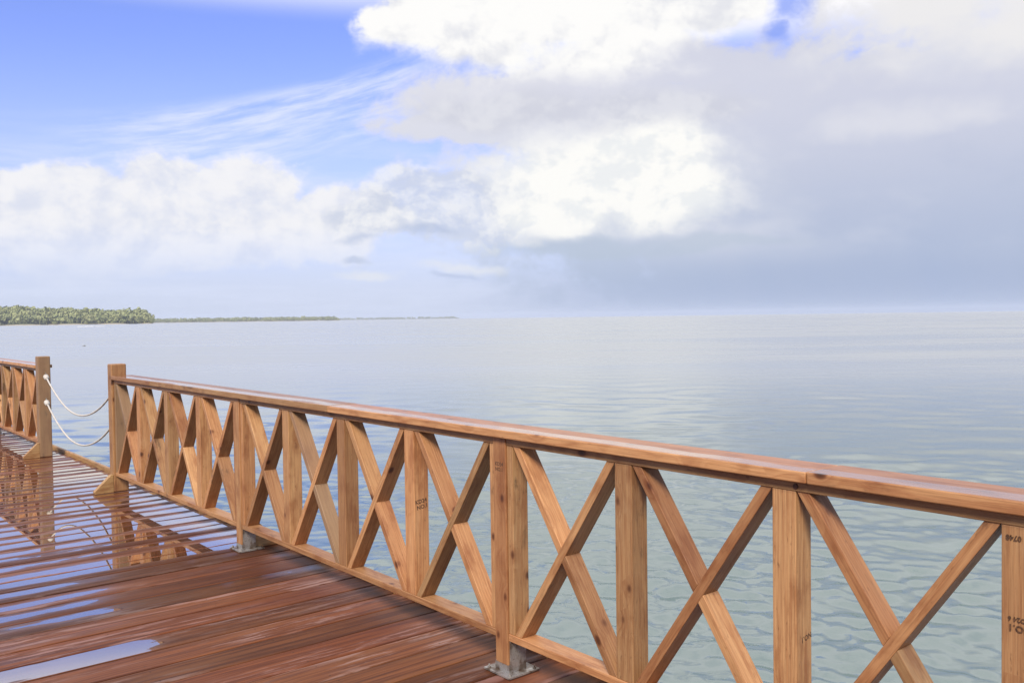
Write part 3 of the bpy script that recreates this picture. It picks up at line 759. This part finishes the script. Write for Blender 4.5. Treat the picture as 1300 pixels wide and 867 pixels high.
def shore(name, az0, az1, dist, depth, hfun, tree, n_trees, label, wlabel, seed, trunks=0):
    """a strip of land seen across the water, with a wood on it"""
    rr = random.Random(seed); steps = 60
    bm = bmesh.new(); rows = []
    for i in range(steps+1):
        az = az0 + (az1-az0)*i/steps; h = hfun(az)
        row = []
        for t, k in ((0, 0), (0.06, 0.05), (0.3, 0.55), (0.6, 1.0), (1.0, 0.0)):
            q = polar(az, dist + depth*t + 30*math.sin(i*0.7), 0)
            taper = min(1, (az1-az)/0.25 if az1 > az else 0)
            row.append(bm.verts.new((q.x, q.y, WZ - 0.3 + (1.3 if 0 < t < 1 else 0) + h*k*taper)))
        rows.append(row)
    for i in range(steps):
        for k in range(4): bm.faces.new((rows[i][k], rows[i+1][k], rows[i+1][k+1], rows[i][k+1]))
    bm.faces.new(rows[0]); bm.faces.new(rows[-1][::-1])
    me = finish(bm, name, True)
    o = link(name, me, LAND); tag(o, label, name, kind='structure')
    # wood: each crown a loose cluster of small leaf faces
    bm = bmesh.new(); lt = bm.verts.layers.float.new('tone')
    for _ in range(n_trees):
        az = az0 + (az1-az0)*rr.random()**0.9; t = rr.random()**0.8
        base = hfun(az)
        k = 0.05 + (1-0.05)*min(1, t/0.6)
        q = polar(az, dist + depth*(0.05 + t*0.6), 0)
        taper = min(1, (az1-az)/0.45)
        zg = WZ + 1.0 + base*k*taper*(0.55 if t < .3 else 0.9)
        s = tree*rr.uniform(0.5, 1.5)*(0.45 + 0.55*taper)
        tone = min(1, max(0, rr.gauss(0.45, 0.20)))
        lob = [(Vector((rr.gauss(0, .33), rr.gauss(0, .33), rr.uniform(0.35, 0.95)))*s, s*rr.uniform(0.22, 0.42)) for _ in range(5)]
        for c_, rad in lob:
            for _ in range(16):
                d = Vector((rr.gauss(0, 1), rr.gauss(0, 1), rr.gauss(0.2, 1))).normalized()
                pt = q + Vector((0, 0, zg)) + c_ + d*rad*rr.uniform(0.75, 1.1)
                nrm = (d + Vector((rr.gauss(0, .4), rr.gauss(0, .4), rr.gauss(0, .4)))).normalized()
                e1 = nrm.orthogonal().normalized(); e2 = nrm.cross(e1); sz = rad*rr.uniform(0.35, 0.65)
                vs = [bm.verts.new(pt + e1*sz*math.cos(a) + e2*sz*math.sin(a)*0.8) for a in (0.3, 1.9, 3.3, 4.9)]
                for v in vs: v[lt] = min(1, max(0, tone + rr.uniform(-.12, .12)))
                bm.faces.new(vs)
    for _ in range(trunks):
        az = az0 + (az1-az0)*rr.random(); q = polar(az, dist + depth*0.03, WZ + 1); hh = rr.uniform(4, 9); w = 0.28
        vs = [bm.verts.new((q.x + sx*w, q.y + sy*w, q.z + zz)) for zz in (0, hh) for sx, sy in ((-1, -1), (1, -1), (1, 1), (-1, 1))]
        for v in vs: v[lt] = 1.0
        for a in range(4): bm.faces.new((vs[a], vs[(a+1) % 4], vs[4+(a+1) % 4], vs[4+a]))
    me = bpy.data.meshes.new('wood'); bm.to_mesh(me); bm.free()
    w = link('wood', me, LEAF); tag(w, wlabel, 'wood', kind='stuff')
def h_head(az):
    # px 0..190 of the photo: az 10.1 .. 17.9
    pts = [(2, 30), (9, 27), (10.2, 31), (11.2, 33), (12.2, 27), (13.6, 23), (14.9, 21), (15.6, 17), (16.6, 20), (17.3, 23), (17.65, 18), (17.95, 3)]
    for (a, b), (c_, d) in zip(pts, pts[1:]):
        if a <= az <= c_: return 0.82*(b + (d-b)*(az-a)/(c_-a))
    return 3 if az > 17 else 30
shore('headland', 3.0, 18.0, 2300, 420, h_head, 13, 1500, 'low green headland across the water at the left', 'dense tropical wood covering the near headland at the left', 5, 60)
shore('spit', 16.5, 28.9, 4300, 500, lambda az: 2.0, 11, 900, 'long low wooded spit behind the headland', 'thin line of wood on the long low spit behind the headland', 8)
shore('islet', 28.0, 36.4, 9000, 500, lambda az: 5.0 + 2*math.sin(az*3), 11, 350, 'faint far strip of land low on the horizon', 'faint line of wood on the farthest strip of land', 9)

# small things on the water
def drift():
    dist = 132.0; q = polar(14.3, dist, WZ)
    bm = bmesh.new(); bmesh.ops.create_icosphere(bm, subdivisions=3, radius=1.0)
    for v in bm.verts:
        n = noise.noise(v.co*2.1)*0.25
        v.co = Vector((v.co.x*0.20*(1 + n), v.co.y*0.08*(1 + n), v.co.z*(0.08 if v.co.z > 0 else 0.05)*(1 + n + (0.7 if v.co.x > 0.2 else 0))))
    o = link('driftwood', finish(bm, 'driftwood', True), DRIFT, None, (q.x, q.y, WZ + 0.02), (0, 0, R(-25)))
    tag(o, 'tiny dark piece of driftwood floating on the calm water above the ropes', 'driftwood')
def simple(name, c, r=0.7):
    m, g, p = mat(name); tc = g.node('ShaderNodeTexCoord'); n = g.noise(S(g, tc.outputs['Object']), 6, 3, 0.5)
    g.put(p.inputs['Base Color'], g.mix(g.ss(n, 0.4, 0.7)*0.4, c, tuple(q*0.6 for q in c))); p.inputs['Roughness'].default_value = r; return m
DRIFT = simple('driftwood_bark', (0.20, 0.19, 0.18)); FOAM = simple('foam', (0.8, 0.8, 0.8))
drift()
def foam():
    bm = bmesh.new(); rr = random.Random(2)
    for k in range(60):
        az = 14.05 + 1.4*k/60 ; w = 1.6*math.exp(-((k-24)/20.0)**2) + 0.3
        q = polar(az, 900 + rr.uniform(-4, 4), WZ + 0.12); s = rr.uniform(0.5, 1.2)*w
        bmesh.ops.create_icosphere(bm, subdivisions=1, radius=1.0, matrix=Matrix.Translation(q) @ Matrix.Rotation(R(-13), 4, 'Z') @ Matrix.Diagonal((s*2.2, s*1.2, 0.16 + 0.10*s, 1)))
    o = link('wave_foam', finish(bm, 'wave_foam', True), FOAM); tag(o, 'thin white line of foam on the water before the headland', 'foam', kind='stuff')
foam()

# ------------------------------------------------------------------ haze
def haze():
    bm = bmesh.new(); bmesh.ops.create_cube(bm, size=1.0, matrix=Matrix.Diagonal((30000, 30000, 90, 1)))
    m = bpy.data.materials.new('haze'); m.use_nodes = True; g = G(m.node_tree); g.n.clear()
    o = g.node('ShaderNodeOutputMaterial'); v = g.node('ShaderNodeVolumePrincipled')
    v.inputs['Color'].default_value = (0.80, 0.87, 1.0, 1); v.inputs['Density'].default_value = 0.75e-4; v.inputs['Anisotropy'].default_value = 0.3
    g.l.new(v.outputs[0], o.inputs['Volume'])
    h = link('haze', finish(bm, 'haze'), m, None, (0, 0, 42.0)); tag(h, 'thin sea haze over the water', 'haze', kind='stuff')
haze()
